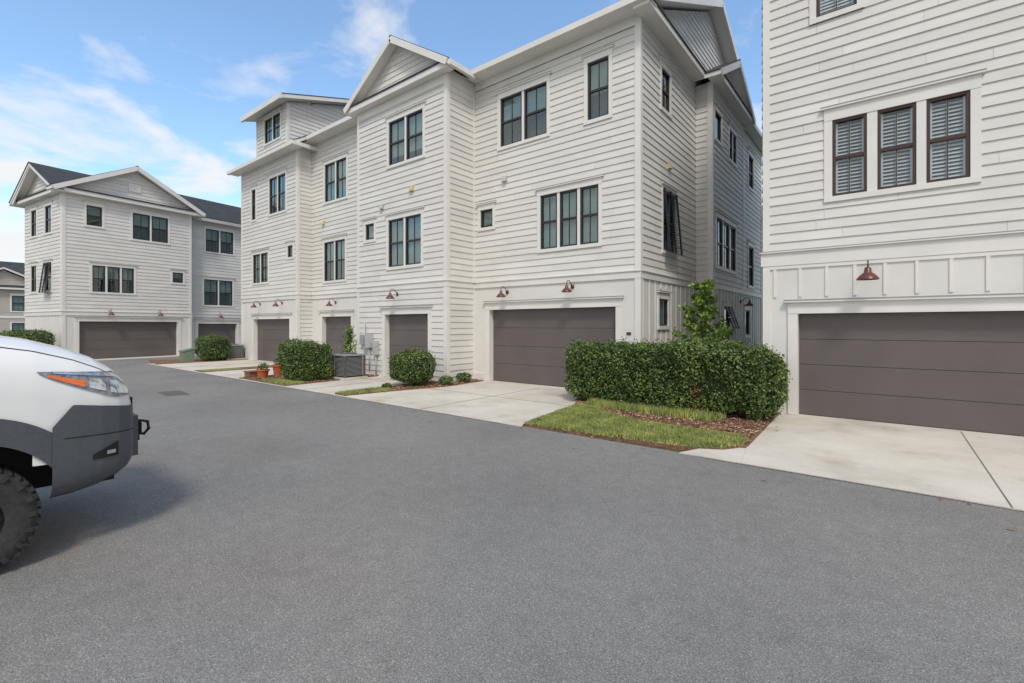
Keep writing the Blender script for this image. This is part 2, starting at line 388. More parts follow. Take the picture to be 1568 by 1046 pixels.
cs=Wall(g,(-20.95,0),(0,1)); cs.siding(10.75,11.43,HI,10.1); cs.siding(10.75,11.43,0,LOW); cs.belt(10.75,11.43,LOW,HI)
cs.corner(10.716,0,9.8,1)
cl=Wall(g,(-26.9,0),(0,-1)); cl.siding(-23.4,-10.75,0,9.8); cl.siding(-23.4,-10.75,9.8,14,lim=gable_lim(-23.4,-10.75,-17.1,9.8,13.8))
d=Wall(g,(0,11.0),(1,0))
ops=[d.window(-24.75,-23.1,10.95,12.15,2,case=.09)]
d.siding(-25.7,-22.4,9.8,12.45,ops); d.corner(-22.4,9.9,12.4,-1); d.corner(-25.7,9.9,12.4,1)
ds=Wall(g,(-22.4,0),(0,1))
ds.siding(11.0,17.0,10.0,14.1,lim=lambda z:(11.0+max(0,(z-12.45)/.29),17.0))
ds.corner(10.966,9.9,12.4,1)
dl=Wall(g,(-25.7,0),(0,-1)); dl.siding(-17,-11,10.0,12.45)
slab(g,[(-26.15,10.5,12.55),(-21.95,10.5,12.55),(-21.95,17.2,14.5),(-26.15,17.2,14.5)],.18)
g.box('dormer_fascia','trim',-26.17,-21.93,10.40,10.5,12.28,12.52)
slab(g,[(-27.35,10.3,9.97),(-20.5,10.3,9.97),(-20.5,17.1,14.2),(-27.35,17.1,14.2)])
slab(g,[(-20.5,10.98,10.36),(-15.0,10.98,10.36),(-15.0,17.1,14.2),(-20.5,17.1,14.2)])
slab(g,[(-27.35,17.1,14.2),(-15.0,17.1,14.2),(-15.0,23.8,9.97),(-27.35,23.8,9.97)])
g.box('gutter','trim',-27.37,-20.48,10.19,10.31,9.74,9.90); g.box('soffit','trim',-27.3,-20.5,10.31,10.74,9.76,9.80)
g.box('gutter','trim',-20.45,-15.6,10.87,10.99,10.12,10.28); g.box('soffit','trim',-20.9,-15.5,10.99,11.42,10.12,10.16)
g.box('gutter_return','trim',-20.5,-20.42,10.2,11.5,9.76,9.92)
slab(g,[(-15.6,11.0,9.93),(-4.5,11.0,9.93),(-4.5,17.3,13.05),(-15.6,17.3,13.05)])
slab(g,[(-15.6,17.3,13.05),(-4.5,17.3,13.05),(-4.5,23.7,9.85),(-15.6,23.7,9.85)])
g.box('gutter','trim',-10.35,-4.48,10.89,11.01,9.70,9.86); g.box('soffit','trim',-10.6,-4.5,11.01,11.42,9.70,9.74)
w.box('frieze','trim',-10.66,-5.07,0,.038,9.45,9.70)
slab(g,[(-15.78,9.86,9.80),(-13.03,9.86,11.5),(-13.03,15.5,11.5),(-15.78,15.5,9.80)])
slab(g,[(-10.28,9.86,9.80),(-13.03,9.86,11.5),(-13.03,15.5,11.5),(-10.28,15.5,9.80)])
g.beam('rake_board','trim',(-15.74,9.84,9.68),(-13.03,9.84,11.36),.05,.20); g.beam('rake_board','trim',(-10.32,9.84,9.68),(-13.03,9.84,11.36),.05,.20)
g.box('gutter','trim',-10.34,-10.22,9.88,11.0,9.60,9.76)
s=Wall(g,(-4.94,0),(0,1))
ops=[s.window(12.84,13.5,7.85,8.97,1,case=.09), s.window(12.65,13.34,1.78,2.53,1,case=.08,mun=False), s.window(12.95,13.85,3.9,5.55,1,case=.09)]
s.siding(11.43,15.85,HI,9.72,[ops[0],ops[2]])
s.siding(11.43,15.85,0,LOW+.02,[ops[1]],mode='flat',mat='flat',e=5); s.battens(11.43,15.8,0.3,LOW,[ops[1]])
s.belt(11.43,15.85,LOW,HI)
s.corner(11.396,0,9.7,1); s.vent(13.4,6.35)
s.siding(11.43,23.2,9.72,13,lim=gable_lim(11.2,23.4,17.3,9.72,12.78))
s.box('cornice','trim',11.0,15.5,0,.42,9.60,9.76); s.box('cornice_flashing','shingle',10.98,15.5,.3,.45,9.76,9.80); s.box('cornice_top','trim',11.0,15.5,0,.3,9.76,9.79)
s.box('cornice','trim',20.0,23.6,0,.9,9.45,9.62)
g.beam('rake_board','trim',(-4.48,10.95,9.74),(-4.48,17.3,12.88),.05,.22); g.beam('rake_board','trim',(-4.48,23.7,9.66),(-4.48,17.3,12.88),.05,.22)
def bahama(w,s0,s1,z0,z1,out_):
    n=int((z1-z0)/.075)
    fz=lambda t:(z1-(z1-z0)*t, .05+out_*t)
    for (a0,a1) in ((s0,s0+.06),(s1-.06,s1),((s0+s1)/2-.02,(s0+s1)/2+.02)):
        w.g.hexa('bahama_shutter','black',[w.pt(a0,.09+out_,z0),w.pt(a1,.09+out_,z0),w.pt(a1,.05+out_,z0),w.pt(a0,.05+out_,z0),
              w.pt(a0,.09,z1),w.pt(a1,.09,z1),w.pt(a1,.05,z1),w.pt(a0,.05,z1)])
    for i in range(n+1):
        z,nn=fz(i/n)
        w.g.hexa('bahama_shutter','black',[w.pt(s0,nn+.05,z-.035),w.pt(s1,nn+.05,z-.035),w.pt(s1,nn,z-.005),w.pt(s0,nn,z-.005),
              w.pt(s0,nn+.055,z-.025),w.pt(s1,nn+.055,z-.025),w.pt(s1,nn+.005,z+.008),w.pt(s0,nn+.005,z+.008)])
bahama(s,12.9,13.9,3.85,5.62,.16)
t=Wall(g,(-4.43,0),(0,1)); tf=Wall(g,(0,15.85),(1,0))
tf.siding(-4.94,-4.43,HI,9.6); tf.siding(-4.94,-4.43,0,LOW,mode='flat',mat='flat',e=5); tf.belt(-4.94,-4.40,LOW,HI); tf.corner(-4.43,0,9.6,-1)
ops=[t.window(16.3,18.8,3.75,5.35,3,case=.1), t.window(16.1,16.9,7.9,8.8,1,case=.08), t.window(17.9,18.9,7.7,8.75,2,case=.08), t.window(20.8,21.7,3.4,5.0,1), t.window(20.8,21.7,7.4,8.7,1)]
t.siding(15.85,23.3,HI,9.6,ops)
lo=[t.window(17.2,18.0,1.75,2.4,1,case=.08,mun=False),t.window(20.2,21.0,1.4,2.4,1,case=.08,mun=False)]
t.siding(15.85,23.3,0,LOW,lo,mode='flat',mat='flat',e=5)
t.battens(15.85,23.3,.3,LOW,lo); t.belt(15.85,23.3,LOW,HI); t.corner(15.816,0,9.6,1); t.corner(20.05,3.2,9.5,-1); t.corner(23.3,0,9.5,-1)
bahama(t,17.2,18.0,1.72,2.45,.25)
t.box('cornice','trim',15.45,20.1,0,.36,9.55,9.70); t.box('cornice_flashing','shingle',15.45,20.1,.26,.39,9.70,9.74)
t.siding(15.85,20.0,9.7,11,lim=gable_lim(15.6,20.0,17.75,9.7,10.85))
slab(g,[(-4.03,15.4,9.72),(-4.03,17.75,11.0),(-6.5,17.75,11.0),(-6.5,15.4,9.72)],.14); slab(g,[(-4.03,20.1,9.72),(-4.03,17.75,11.0),(-6.5,17.75,11.0),(-6.5,20.1,9.72)],.14)
g.beam('rake_board','trim',(-4.02,15.42,9.60),(-4.02,17.75,10.86),.04,.2); g.beam('rake_board','trim',(-4.02,20.1,9.60),(-4.02,17.75,10.86),.04,.2)
t.lamp(19.6,2.7)
bw=Wall(g,(0,23.25),(-1,0)); bw.siding(4.5,26.9,0,9.8)
g.done(smooth=('wall_lamp','conduit'))

# ================================================================== RIGHT TOWNHOUSE
g=Group('white_townhouse',(2.5,14,0))
w=Wall(g,(0,10.88),(1,0))
ops=[]
def triple(w,xs,z0,z1):
    s0,s1=xs[0][0],xs[-1][1]; case=.13
    w.box('window_trim','trim',s0-case,s0,-.14,.036,z0,z1); w.box('window_trim','trim',s1,s1+case,-.14,.036,z0,z1)
    w.box('window_trim','trim',s0-case,s1+case,-.14,.042,z1,z1+.22)
    w.box('window_trim','trim',s0-case-.05,s1+case+.05,0,.085,z1+.22,z1+.255); w.box('window_cap','trimcap',s0-case-.055,s1+case+.055,0,.092,z1+.255,z1+.268)
    w.box('window_trim','trim',s0-case,s1+case,-.14,.05,z0-.10,z0)
    for (p,q),(r_,_) in zip(xs[:-1],xs[1:]): w.box('window_trim','trim',q,r_,-.14,.03,z0,z1)
    for i,(p,q) in enumerate(xs):
        t=.05
        w.box('window_frame','brown',p,p+t,-.09,.012,z0,z1); w.box('window_frame','brown',q-t,q,-.09,.012,z0,z1)
        w.box('window_frame','brown',p+t,q-t,-.09,.010,z1-t,z1); w.box('window_frame','brown',p+t,q-t,-.09,.010,z0,z0+t)
        zm=(z0+z1)/2; w.box('window_frame','brown',p+t,q-t,-.08,0,zm-.03,zm+.03)
        c_=(p+q)/2
        w.box('window_muntin','brown',c_-.007,c_+.007,-.06,-.03,zm+.03,z1-t); w.box('window_muntin','brown',c_-.007,c_+.007,-.06,-.03,z0+t,zm-.03)
        w.g.q('window_glass','glassclear',[w.pt(p+t,-.045,z0+t),w.pt(q-t,-.045,z0+t),w.pt(q-t,-.045,z1-t),w.pt(p+t,-.045,z1-t)])
        w.g.q('window_interior','dark',[w.pt(p,-.26,z0),w.pt(q,-.26,z0),w.pt(q,-.26,z1),w.pt(p,-.26,z1)])
        w.box('shutter','shutter',p+t,p+t+.03,-.10,-.06,z0,z1); w.box('shutter','shutter',q-t-.03,q-t,-.10,-.06,z0,z1); w.box('shutter','shutter',c_-.012,c_+.012,-.08,-.055,z0,z1)
        w.box('shutter','shutter',p+t,q-t,-.10,-.06,zm-.035,zm+.035)
        k=z0+.09; dk=[.020,.024,.028][i]
        while k<z1-.07:
            w.g.q('shutter','shutter',[w.pt(p+t,-.10,k+dk),w.pt(q-t,-.10,k+dk),w.pt(q-t,-.06,k-.020),w.pt(p+t,-.06,k-.020)]); k+=.065
    return (s0,s1,z0,z1)
ops.append(triple(w,[(-.84,-.31),(-.16,.38),(.51,1.06)],4.25,5.70))
ops.append(w.window(-1.10,-.46,7.75,9.2,1,'brown',back='shutter',case=.11))
ops.append(w.window(3.0,4.6,7.75,9.2,2,'brown',back='shutter'))
w.siding(-2.03,7.0,3.28,10.3,ops)
gd=w.garage(-1.41,3.47,2.03)
w.siding(-2.03,7.0,0,3.0,[gd],mode='flat',mat='flat',e=5)
w.battens(-2.03,6.9,2.36,2.93,sp=.44)
w.box('batten_rail','trim',-2.03,7.0,0,.024,2.93,2.998)
w.box('belt_trim','trim',-2.06,7.0,0,.034,3.0,3.26); w.box('belt_trim','trim',-2.08,7.0,0,.075,3.26,3.29); w.box('belt_cap','trimcap',-2.085,7.0,0,.08,3.29,3.30)
w.corner(-2.03,0,2.93,1); w.corner(-2.03,3.3,10.2,1); w.lamp(-.29,2.78,1)
lw=Wall(g,(-2.03,0),(0,-1)); lw.siding(-23,-10.88,3.2,10.2); lw.siding(-23,-10.88,0,3.2,mode='flat',mat='flat',e=5); lw.belt(-23,-10.84,3.0,3.26,.034)
lw.siding(-23,-10.88,10.2,14,lim=gable_lim(-23,-10.88,-16.9,10.2,13.3))
rw=Wall(g,(7.0,0),(0,1)); rw.siding(10.88,23,0,10.2); rw.siding(10.88,23,10.2,14,lim=gable_lim(10.88,23,16.9,10.2,13.3))
Wall(g,(0,23),(-1,0)).siding(-7,2.03,0,10.2)
slab(g,[(-2.45,10.4,10.25),(7.45,10.4,10.25),(7.45,16.9,13.6),(-2.45,16.9,13.6)]); slab(g,[(-2.45,16.9,13.6),(7.45,16.9,13.6),(7.45,23.4,10.25),(-2.45,23.4,10.25)])
g.done(smooth=('wall_lamp',))

# ================================================================== LEFT TOWNHOUSE
g=Group('white_townhouse',(-34,8,0))
P0=(-32.4,4.53);D0=(-.151,.988)
w=Wall(g,P0,D0)
ops=[w.window(.95,1.60,7.0,8.03,1,mun=False),w.window(2.96,4.70,6.6,8.05,2),w.window(1.19,3.02,3.56,4.94,3),w.window(4.94,5.50,4.33,4.93,1,mun=False)]
w.siding(0,5.97,2.5,8.6,ops); gd=w.garage(.66,5.22,2.0)
w.siding(0,5.97,0,2.32,[gd],mode='flat',mat='flat',e=5); w.belt(-.03,6.0,2.3,2.5); w.corner(0,0,8.5,1); w.corner(5.97,0,8.5,-1)
w.lamp(1.9,2.5);w.lamp(4.2,2.5)
w.siding(-.1,6.2,8.72,10.5,lim=gable_lim(-.15,6.2,3.05,8.72,10.35))
w.box('gable_vent','trim',2.75,3.35,.03,.06,9.2,9.65); w.box('cornice','trim',-.35,6.4,0,.34,8.48,8.66); w.box('cornice_flashing','shingle',-.37,6.42,.2,.38,8.66,8.73)
RD=2.9; RZ=10.35
slab(g,[w.pt(-.5,.38,8.7),w.pt(3.05,.38,10.6),w.pt(3.05,-RD,10.6),w.pt(-.5,-.3,8.7)]); slab(g,[w.pt(6.6,.38,8.7),w.pt(3.05,.38,10.6),w.pt(3.05,-RD,10.6),w.pt(6.6,-.3,8.7)])
g.beam('rake_board','trim',w.pt(-.45,.40,8.56),w.pt(3.05,.40,10.46),.05,.22); g.beam('rake_board','trim',w.pt(6.55,.40,8.56),w.pt(3.05,.40,10.46),.05,.22)
w2=Wall(g,w.pt(0,-.8,0)[:2],D0)
ops=[w2.window(7.2,8.95,6.55,8.0,2),w2.window(7.1,8.9,3.1,4.75,2)]
w2.siding(5.97,14,2.5,8.6,ops); gd=w2.garage(6.75,9.2,1.9); w2.siding(5.97,14,0,2.32,[gd],mode='flat',mat='flat',e=5); w2.belt(5.97,14,2.3,2.5)
w2.box('gutter','trim',6.3,14.2,.3,.45,8.4,8.6); w2.lamp(8,2.45)
slab(g,[w.pt(6.0,-.35,8.62),w.pt(14.4,-.35,8.62),w.pt(14.4,-RD,RZ),w.pt(6.0,-RD,RZ)])
slab(g,[w.pt(-.45,-RD,RZ),w.pt(14.4,-RD,RZ),w.pt(14.4,-5.9,8.6),w.pt(-.45,-5.9,8.6)])
slab(g,[w.pt(-.45,.3,8.64),w.pt(6.0,.3,8.64),w.pt(6.0,-RD,RZ),w.pt(-.45,-RD,RZ)])
LL=5.2
w3=Wall(g,w.pt(0,-LL,0)[:2],(.988,.151))
ops=[w3.window(3.0,3.9,6.6,8.0,1),w3.window(1.0,1.8,6.6,8.0,1),w3.window(3.0,3.9,3.6,5.0,1),w3.window(1.0,1.8,3.6,5.0,1)]
w3.siding(0,LL,2.5,8.6,ops); w3.siding(0,LL,0,2.32,mode='flat',mat='flat',e=5); w3.battens(0,LL,.2,2.3); w3.belt(0,LL+.03,2.3,2.5); w3.corner(LL,0,8.5,-1)
bahama(w3,3.0,3.9,3.5,5.05,.18)
w3.siding(0,LL,8.6,12,lim=gable_lim(-.2,LL+.2,LL-RD,8.6,RZ-.2)); w3.box('cornice','trim',-.3,LL+.34,0,.30,8.45,8.62); w3.box('cornice_flashing','shingle',-.3,LL+.34,.2,.34,8.62,8.68)
g.beam('rake_board','trim',w3.pt(LL+.30,.40,8.50),w3.pt(LL-RD,.40,RZ-.14),.05,.22); g.beam('rake_board','trim',w3.pt(-.4,.40,8.50),w3.pt(LL-RD,.40,RZ-.14),.05,.22)
bk=Wall(g,w.pt(0,-LL,0)[:2],(.151,-.988)); bk.siding(-14,0,0,8.6)
g.done(smooth=('wall_lamp',))

# ------------------------------------------------ distant house left
g=Group('tan_house',(-62,3,0))
w=Wall(g,(-58,-6),(0,1))
ops=[w.window(8.2,9.8,3.0,4.3,2),w.window(11.0,12.6,3.0,4.3,2),w.window(3.0,4.6,3.0,4.3,2),w.window(8.2,9.8,.6,2.0,2),w.window(11.0,12.6,.6,2.0,2)]
w.siding(0,15,0,5.0,ops,mat='housetan'); w.siding(7.5,13.5,5.0,7,lim=gable_lim(7.5,13.5,10.5,5.0,6.4),mat='housetan')
slab(g,[w.pt(7,.4,5.0),w.pt(10.5,.4,6.7),w.pt(10.5,-4,6.7),w.pt(7,-4,5.0)]); slab(g,[w.pt(14,.4,5.0),w.pt(10.5,.4,6.7),w.pt(10.5,-4,6.7),w.pt(14,-4,5.0)])
slab(g,[w.pt(-.5,.4,5.0),w.pt(15.5,.4,5.0),w.pt(15.5,-5,7.6),w.pt(-.5,-5,7.6)])
w.box('belt_trim','trim',0,15,0,.05,2.4,2.6); w3=Wall(g,(-68,-6),(1,0)); w3.siding(0,10,0,5,mat='housetan')
g.done()
g=Group('white_house',(-6,28,0))
s=Wall(g,(-4.3,0),(0,1)); f_=Wall(g,(0,24.6),(1,0))
ops=[s.window(25.4,26.4,3.8,5.2,1)]
s.siding(24.6,32,0,6.4,ops); f_.siding(-9,-4.3,0,6.4); f_.belt(-9,-4.25,3.0,3.2); f_.corner(-4.3,0,6.3,-1)
slab(g,[(-9.5,24.1,6.5),(-3.85,24.1,6.5),(-3.85,28.2,8.2),(-9.5,28.2,8.2)]); slab(g,[(-9.5,28.2,8.2),(-3.85,28.2,8.2),(-3.85,32.3,6.5),(-9.5,32.3,6.5)])
g.done()

# ================================================================== GROUND
def sheet(name,mat,pts,z,th=0):
    v=[(x,y,z) for x,y in pts]; k=len(v)
    f=[tuple(range(k))]
    if th:
        v+=[(x,y,z-th) for x,y in pts]; f+=[(i,(i+k),(i+1)%k+k,(i+1)%k) for i in range(k)]
    o=simple_obj(name,mat,v,f)
    bm=bmesh.new(); bm.from_mesh(o.data); bmesh.ops.recalc_face_normals(bm,faces=bm.faces)
    bm.faces.ensure_lookup_table()
    if bm.faces[0].normal.z<0: bmesh.ops.reverse_faces(bm,faces=bm.faces)
    bm.to_mesh(o.data); bm.free(); return o
sheet('ground','ground',[(-500,-500),(500,-500),(500,500),(-500,500)],-.03)
random.seed(3)
edge=[(45-i*.35,6.72+random.uniform(-.012,.012)) for i in range(int((45+26.6)/.35))]
sheet('asphalt_road','asphalt',[(45,-18)]+edge+[(-27.6,6.9),(-28.0,14),(-29.5,24),(-60,24),(-60,-18)],0)
sheet('concrete_driveway','concrete',[(-1.5,6.66),(8,6.66),(8,11.1),(-2.03,11.1),(-1.62,7.5)],.014,.04)
sheet('concrete_driveway','concrete',[(-2.3,6.66),(-1.502,6.66),(-1.622,7.5),(-1.9,7.35),(-2.15,7.05)],.0145,.04)
sheet('concrete_driveway','concrete',[(-26.9,6.66),(-5.1,6.66),(-5.55,10.2),(-5.5,11.65),(-26.9,11.65)],.012,.04)
sheet('concrete_apron','concrete',[(-32.6,4.3),(-31.2,4.5),(-33.0,14.5),(-34.6,14.5)],.012,.03)
g=Group('driveway_joint',(0,8,0))
for x0,x1 in ((.94,.955),(-7.8,-7.788),(-12.7,-12.69),(-23.5,-23.49)):
    g.box('joint','joint',x0,x1,6.67,10.9 if x0>0 else 11.1,.012,.0165)
g.box('joint','joint',-10.5,-5.4,9.0,9.012,.012,.0163)
g.done()
sheet('asphalt_patch','patch',[(-15.4,4.0),(-14.3,3.95),(-14.2,4.45),(-15.3,4.5)],.004)
def crack(pts,wd,z=.004,step=.12,jit=.02):
    P=[]
    for (x0,y0),(x1,y1) in zip(pts[:-1],pts[1:]):
        L_=math.hypot(x1-x0,y1-y0); n=max(2,int(L_/step))
        for i in range(n): t=i/n; P.append((x0+(x1-x0)*t+random.gauss(0,jit),y0+(y1-y0)*t+random.gauss(0,jit)))
    P.append(pts[-1]); v=[];f=[]
    for i,(x,y) in enumerate(P):
        a=P[max(i-1,0)];b=P[min(i+1,len(P)-1)]; dx,dy=b[0]-a[0],b[1]-a[1]; l=math.hypot(dx,dy) or 1
        ww=wd*random.uniform(.3,1.2)*(min(1,i/3,(len(P)-1-i)/3)+.05)
        v+=[(x-dy/l*ww,y+dx/l*ww,z),(x+dy/l*ww,y-dx/l*ww,z)]
        if i: f.append((2*i-2,2*i-1,2*i+1,2*i))
    return v,f
V_=[];F_=[]
for x0,x1 in ((-26.6,-5.15),(-2.3,7.9)):
    v,f=crack([(x1,6.645),(x0,6.645)],.014,.0045,.2,.004); F_+=[tuple(k+len(V_) for k in q) for q in f]; V_+=v
simple_obj('pavement_edge_seam','crack',V_,F_)

bed1=[(-5.10,6.72),(-3.6,6.78),(-2.4,6.92),(-1.85,7.2),(-1.62,7.6),(-1.72,10.85),(-2.03,10.9),(-2.1,14.5),(-4.9,14.5),(-5.45,11.3),(-5.9,10.6),(-5.85,9.8),(-5.5,9.2)]
sheet('planting_bed','mulch',bed1,.035,.06)
bed2=[(-11.25,6.75),(-10.75,6.72),(-10.45,8.2),(-10.05,9.6),(-10.15,11.3),(-10.6,11.35),(-10.6,10.15),(-11.35,10.15)]
sheet('planting_bed','mulch',bed2,.035,.06)
bed3=[(-17.1,6.75),(-13.85,6.72),(-14.0,10.1),(-15.4,10.1),(-15.4,11.3),(-17.3,11.3)]
sheet('planting_bed','mulch',bed3,.035,.06)
bed4=[(-21.2,6.75),(-20.3,6.72),(-20.4,11.2),(-20.9,11.2),(-20.9,10.6),(-21.4,10.6)]
sheet('planting_bed','mulch',bed4,.035,.06)
bed5=[(-29.2,7.3),(-26.0,6.75),(-26.0,10.7),(-26.9,11.2),(-28.6,11.2)]
sheet('planting_bed','mulch',bed5,.035,.06)

def inpoly(x,y,poly):
    c=False;n=len(poly)
    for i in range(n):
        x1,y1=poly[i];x2,y2=poly[(i+1)%n]
        if (y1>y)!=(y2>y) and x<(x2-x1)*(y-y1)/(y2-y1)+x1: c=not c
    return c
def blades(name,poly,n,h=.06,z=.035,mat='grass'):
    vs=[];fs=[]; xs=[p[0] for p in poly]; ys=[p[1] for p in poly]; c=0; tries=0
    while c<n and tries<n*6:
        tries+=1
        x=random.uniform(min(xs),max(xs)); y=random.uniform(min(ys),max(ys))
        if not inpoly(x+random.gauss(0,.02),y+random.gauss(0,.02),poly): continue
        a=random.uniform(0,6.28); hh=h*random.uniform(.5,1.25); wd=.006+random.random()*.006
        dx,dy=math.cos(a)*wd,math.sin(a)*wd; l=random.uniform(-.03,.03); m=random.uniform(-.03,.03); i=len(vs)
        vs+= [(x-dx,y-dy,z-.005),(x+dx,y+dy,z-.005),(x+l,y+m,z+hh)]; fs.append((i,i+1,i+2)); c+=1
    simple_obj(name,mat,vs,fs)
def chips(name,poly,n,z=.036,spill=0,flat=False):
    vs=[];fs=[];xs=[p[0] for p in poly]; ys=[p[1] for p in poly]; c=0
    while c<n:
        x=random.uniform(min(xs),max(xs)); y=random.uniform(min(ys),max(ys))
        if not inpoly(x,y,poly): continue
        zz=z+random.uniform(0,.02) if not flat else z
        if random.random()<spill:
            x+=random.gauss(0,.12); y+=random.gauss(0,.12)
            if not inpoly(x,y,poly): zz=.02
        a=random.uniform(0,6.28); l=random.uniform(.012,.04); wd=random.uniform(.005,.014); i=len(vs)
        ux,uy=math.cos(a),math.sin(a); t=random.uniform(-.012,.012); r_=random.uniform(-.008,.008)
        if zz==.02 or flat: t=r_=0
        vs+=[(x-ux*l-uy*wd,y-uy*l+ux*wd,zz-t+r_),(x-ux*l+uy*wd,y-uy*l-ux*wd,zz-t-r_),(x+ux*l+uy*wd,y+uy*l-ux*wd,zz+t-r_),(x+ux*l-uy*wd,y+uy*l+ux*wd,zz+t+r_)]
        fs.append((i,i+1,i+2,i+3)); c+=1
    simple_obj(name,'chips',vs,fs)
lawn1=[(-5.08,6.74),(-3.6,6.80),(-2.4,6.94),(-1.87,7.22),(-1.66,7.6),(-1.75,8.15),(-2.6,8.15),(-3.6,8.25),(-4.3,8.5),(-4.9,9.1),(-5.4,9.6),(-5.3,8.4)]
sheet('lawn','lawn',lawn1,.045,.06); blades('lawn_grass',lawn1,34000,.045,.045)
lawn1b=[(-5.4,9.6),(-5.0,9.1),(-2.6,9.0),(-2.4,9.5)]
blades('border_grass',lawn1b,4500,.13,.04)
lawn2=[(-11.2,6.77),(-10.76,6.74),(-10.5,8.0),(-10.9,8.2),(-11.25,7.8)]
sheet('lawn','lawn',lawn2,.045,.06); blades('lawn_grass',lawn2,4000,.045,.045)
lawn3=[(-15.6,6.78),(-13.87,6.74),(-13.95,7.4),(-15.6,7.3)]
sheet('lawn','lawn',lawn3,.045,.06); blades('lawn_grass',lawn3,4500,.045,.045)
sheet('lawn','lawn',[(-21.2,6.8),(-20.35,6.76),(-20.4,8.2),(-21.2,8.2)],.045,.06)
chips('mulch_chips',bed1,12000,spill=.05); chips('mulch_chips',bed2,2500,spill=.08); chips('mulch_chips',bed3,3000,spill=.04)
chips('fallen_leaves',[(-16,5.6),(3,5.9),(3,6.6),(-16,6.6)],50,z=.006,flat=True)

# ================================================================== FOLIAGE
def leaf_mesh(pts,nrm,size,mat,name,parent=None,asp=.55):
    n=len(pts)
    r=rng.normal(size=(n,3)); d=nrm*.5+r*.75; d/=np.linalg.norm(d,axis=1)[:,None]
    u=np.cross(d,rng.normal(size=(n,3))); u/=np.linalg.norm(u,axis=1)[:,None]; v=np.cross(d,u)
    s=(size*rng.uniform(.6,1.3,n))[:,None]
    c=np.stack([pts-u*s,pts+v*s*asp+d*s*.12,pts+u*s,pts-v*s*asp+d*s*.12],1).reshape(-1,3)
    me=bpy.data.meshes.new(name); me.vertices.add(n*4); me.vertices.foreach_set('co',c.ravel())
    me.loops.add(n*4); me.loops.foreach_set('vertex_index',np.arange(n*4,dtype=np.int32))
    me.polygons.add(n); me.polygons.foreach_set('loop_start',np.arange(0,n*4,4,dtype=np.int32)); me.polygons.foreach_set('loop_total',np.full(n,4,dtype=np.int32))
    me.update(calc_edges=True); me.validate(); me.materials.append(M[mat])
    o=bpy.data.objects.new(name,me); scene.collection.objects.link(o)
    if parent: o.parent=parent; o.location=-Vector(parent.location)
    return o
def lump(p,seed):
    x,y,z=p[:,0],p[:,1],p[:,2]
    return (np.sin(x*3.1+seed)*np.cos(y*3.7+seed*2)+np.sin(z*4.3+x*2+seed*3)*.8+np.sin(x*7.9+z*6+seed)*.5+np.cos(y*8.3-z*7+seed)*.4+np.sin(x*15+y*11+z*13)*.35)
def hedge(name,cx,cy,lx,ly,h,ang=0,n=9000,leaf=.03,base=.06,exp=5,seed=1.,amp=.045):
    e=bpy.data.objects.new(name,None); scene.collection.objects.link(e); e.location=(cx,cy,0)
    a=np.array([lx/2,ly/2,(h-base)/2])
    p=rng.uniform(-1,1,size=(n,3))
    area=np.array([a[1]*a[2],a[0]*a[2],a[0]*a[1]]); ax=rng.choice(3,size=n,p=area/area.sum()); sg=rng.choice([-1,1],n)
    p[np.arange(n),ax]=sg
    q=p/((np.abs(p)**exp).sum(1)**(1/exp))[:,None]
    nr=np.sign(q)*np.abs(q)**(exp-1)/a; nr/=np.linalg.norm(nr,axis=1)[:,None]
    P=q*a; L_=lump(P,seed); P=P+nr*(L_*amp)[:,None]-nr*np.abs(rng.normal(0,.055,n))[:,None]+nr*.02
    ca,sa=math.cos(ang),math.sin(ang)
    def rot(A): B=A.copy(); B[:,0]=A[:,0]*ca-A[:,1]*sa; B[:,1]=A[:,0]*sa+A[:,1]*ca; return B
    P=rot(P);nr=rot(nr); P+=np.array([cx,cy,base+(h-base)/2])
    k=P[:,2]>.03
    leaf_mesh(P[k],nr[k],leaf,'leaf','leaves',e)
    m=int(n*.09); idx=rng.choice(n,m); S=P[idx]+nr[idx]*rng.uniform(.02,.11,m)[:,None]+np.array([0,0,.02]); kk=S[:,2]>.08
    leaf_mesh(S[kk],nr[idx][kk],leaf*.9,'leaf','shoots',e)
    # dark inner mass: vertices are local to the parent
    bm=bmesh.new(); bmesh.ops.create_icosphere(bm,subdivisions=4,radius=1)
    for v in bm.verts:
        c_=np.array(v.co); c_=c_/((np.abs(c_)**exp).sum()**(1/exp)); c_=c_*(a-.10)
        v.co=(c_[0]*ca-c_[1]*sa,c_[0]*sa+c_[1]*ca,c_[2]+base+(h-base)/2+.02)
    me=bpy.data.meshes.new('inner_mass'); bm.to_mesh(me); bm.free(); me.materials.append(M['leafcore'])
    o=bpy.data.objects.new('inner_mass',me); scene.collection.objects.link(o); o.parent=e
    return e
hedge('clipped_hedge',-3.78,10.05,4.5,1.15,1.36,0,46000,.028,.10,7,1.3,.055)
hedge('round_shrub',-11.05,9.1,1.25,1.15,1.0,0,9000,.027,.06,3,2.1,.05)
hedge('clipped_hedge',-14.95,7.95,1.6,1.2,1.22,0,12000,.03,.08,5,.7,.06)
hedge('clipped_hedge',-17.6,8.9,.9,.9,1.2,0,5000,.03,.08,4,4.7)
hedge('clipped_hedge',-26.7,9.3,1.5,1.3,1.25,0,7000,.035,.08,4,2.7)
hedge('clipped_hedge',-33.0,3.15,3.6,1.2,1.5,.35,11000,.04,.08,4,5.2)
def tuft(name,cx,cy,r,h,n,mat='leaf',size=.03):
    e=bpy.data.objects.new(name,None); scene.collection.objects.link(e); e.location=(cx,cy,0)
    d=rng.normal(size=(n,3)); d/=np.linalg.norm(d,axis=1)[:,None]; rr=rng.uniform(.3,1,n)**.5
    P=d*rr[:,None]*np.array([r,r,h/2])+np.array([cx,cy,h/2+.03])
    leaf_mesh(P,d,size,mat,'leaves',e); return e
